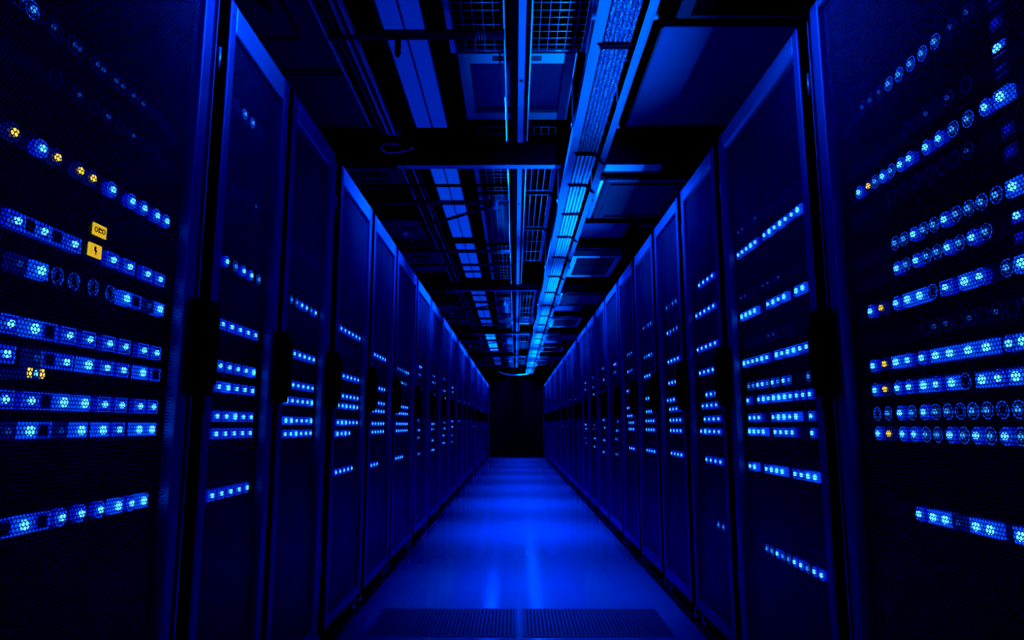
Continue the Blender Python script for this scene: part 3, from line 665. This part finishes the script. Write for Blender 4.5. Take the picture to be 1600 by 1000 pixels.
tz = [2.52, 3.62, 4.12, 4.72, 5.32, 6.0, 6.8]
while tz[-1] < 19.5: tz.append(tz[-1] + 0.85)
for k, z in enumerate(tz):
    m = MB(); xe = 0.47
    m.tube([(0.330, z, TY + 0.004), (0.345, z, TY - 0.008), (0.40, z, TY - 0.005), (0.44, z + .01, TY - 0.005), (0.462, z + .04, TY - 0.012), (0.49, z + .10, TY - 0.014), (0.508, z + .13, TY - 0.012)] if k not in (0, 3) else
           [(0.330, z, TY + 0.004), (0.345, z, TY - 0.008), (0.40, z, TY - 0.005), (0.45, z, TY - 0.005), (0.47, z, TY + 0.002), (0.47, z, TY + 0.033)], 0.0075, 8)
    m.tube([(0.34, z + 0.02, TY - 0.004), (0.46, z + 0.02, TY - 0.004)], 0.008, 8)
    th('cable_tie', m, M['black'], 'black tie strapped under the cable bundle, %s along the tray' % nth(k), 'cable tie', 'black ties under the cable tray')
# looped cable at the far end
pts = []
for i in range(25):
    a = PI * i / 24
    pts.append((0.47 * -math.cos(a), 19.9, EYE + 1.56 - 0.12 * math.sin(a)))
th('hanging_cable', MB().tube(pts, 0.018, 8), M['tray_metal'], 'curved cable slung across the far end of the aisle', 'cable')

# ------------------------------------------------------------------ light
BLUE = (0.0, 0.045, 1.0)
def area(name, loc, rot, sx, sy, e, spread=180, col=BLUE):
    d = bpy.data.lights.new(name, 'AREA'); d.shape = 'RECTANGLE'; d.size = sx; d.size_y = sy; d.energy = e; d.color = col
    d.spread = math.radians(spread)
    o = bpy.data.objects.new(name, d); COL.objects.link(o); o.location = loc; o.rotation_euler = rot
    return o
def aimed(name, loc, tgt, sx, sy, e, spread, col=BLUE):
    o = area(name, loc, (0, 0, 0), sx, sy, e, spread, col)
    dz = -(Vector(tgt) - Vector(loc)).normalized(); ay = Vector((0, 1, 0)); ay = (ay - dz * ay.dot(dz)).normalized(); ax = ay.cross(dz)
    o.rotation_euler = Matrix((ax, ay, dz)).transposed().to_euler(); return o
# unseen lamps added above the aisle to brighten the floor
for i in range(8):
    z = 4.4 + i * 2.15
    area('floor_fill', (0.12, z, 2.60), (0, 0, 0), 0.10, 1.6, (20, 42, 48, 36, 28, 24, 24, 24)[i], 44)
# unseen lamps added to brighten the door tops across the aisle
for i in range(9):
    z = 1.75 + i * 2.25
    for sx in (-1, 1):
        aimed('door_top_fill', (-sx * 0.05, z, 2.66), (sx * 0.85, z, 2.15), 0.05, 1.3 if i else 0.6, (10.0 if i < 1 else 46.0 if i < 2 else 54.0) * (1.4 if sx < 0 else 0.8), 44, (0.0, 0.09, 1.0))
for i in range(5):  # unseen fill lamps added to lift the door faces
    z = 5.6 + i * 3.6
    for sx in (-1, 1):
        aimed('door_fill', (0, z, 2.68), (sx * 0.85, z, 1.2), 0.05, 2.4, 14.0 if i < 1 else 34.0, 70, (0.0, 0.05, 1.0))
# unseen lamps added at plinth level to brighten the cable tray
for i in range(8):
    z = 2.6 + i * 2.4
    aimed('tray_fill', (0.80, z, 0.12), (0.41, z, 2.46), 0.04, 1.6, 24.0 if i < 1 else 40 if i < 4 else 60, 26, (0.0, 0.13, 1.0))
# unseen lamps added on the rack tops to lift the ceiling services
for i in range(7):
    z = 2.4 + i * 2.8
    for sx in (-1, 1):
        area('ceiling_fill', (sx * 1.2, z, 2.22), (PI, 0, 0), 0.2, 2.2, 1.5, 180)
area('rear_fill', (0.1, -1.2, 2.2), (math.radians(80), 0, 0), 1.2, 0.6, 5, 120)  # unseen fill lamp added behind the camera
w = bpy.data.worlds.new('dark_blue_air'); S.world = w; w.use_nodes = True
bg = w.node_tree.nodes['Background']; bg.inputs[0].default_value = (0.0, 0.03, 0.6, 1); bg.inputs[1].default_value = 0.004

# ------------------------------------------------------------------ camera
cd = bpy.data.cameras.new('camera'); cd.sensor_width = 36; cd.lens = 36 * F / 1600; cd.clip_start = 0.02
cam = bpy.data.objects.new('camera', cd); COL.objects.link(cam); S.camera = cam
cam.location = (0, 0, EYE)
cam.rotation_euler = (math.radians(90) + PITCH, 0, math.radians(0.27))
S.view_settings.view_transform = 'Standard'; S.view_settings.look = 'None'
vs = S.view_settings; vs.use_curve_mapping = True
vs.curve_mapping.black_level = (0.004, 0.003, 0.004)
vs.curve_mapping.update()
S.cycles.use_denoising = True
S.cycles.max_bounces = 6; S.cycles.transparent_max_bounces = 12
S.cycles.sample_clamp_indirect = 4
S.cycles.use_light_tree = True
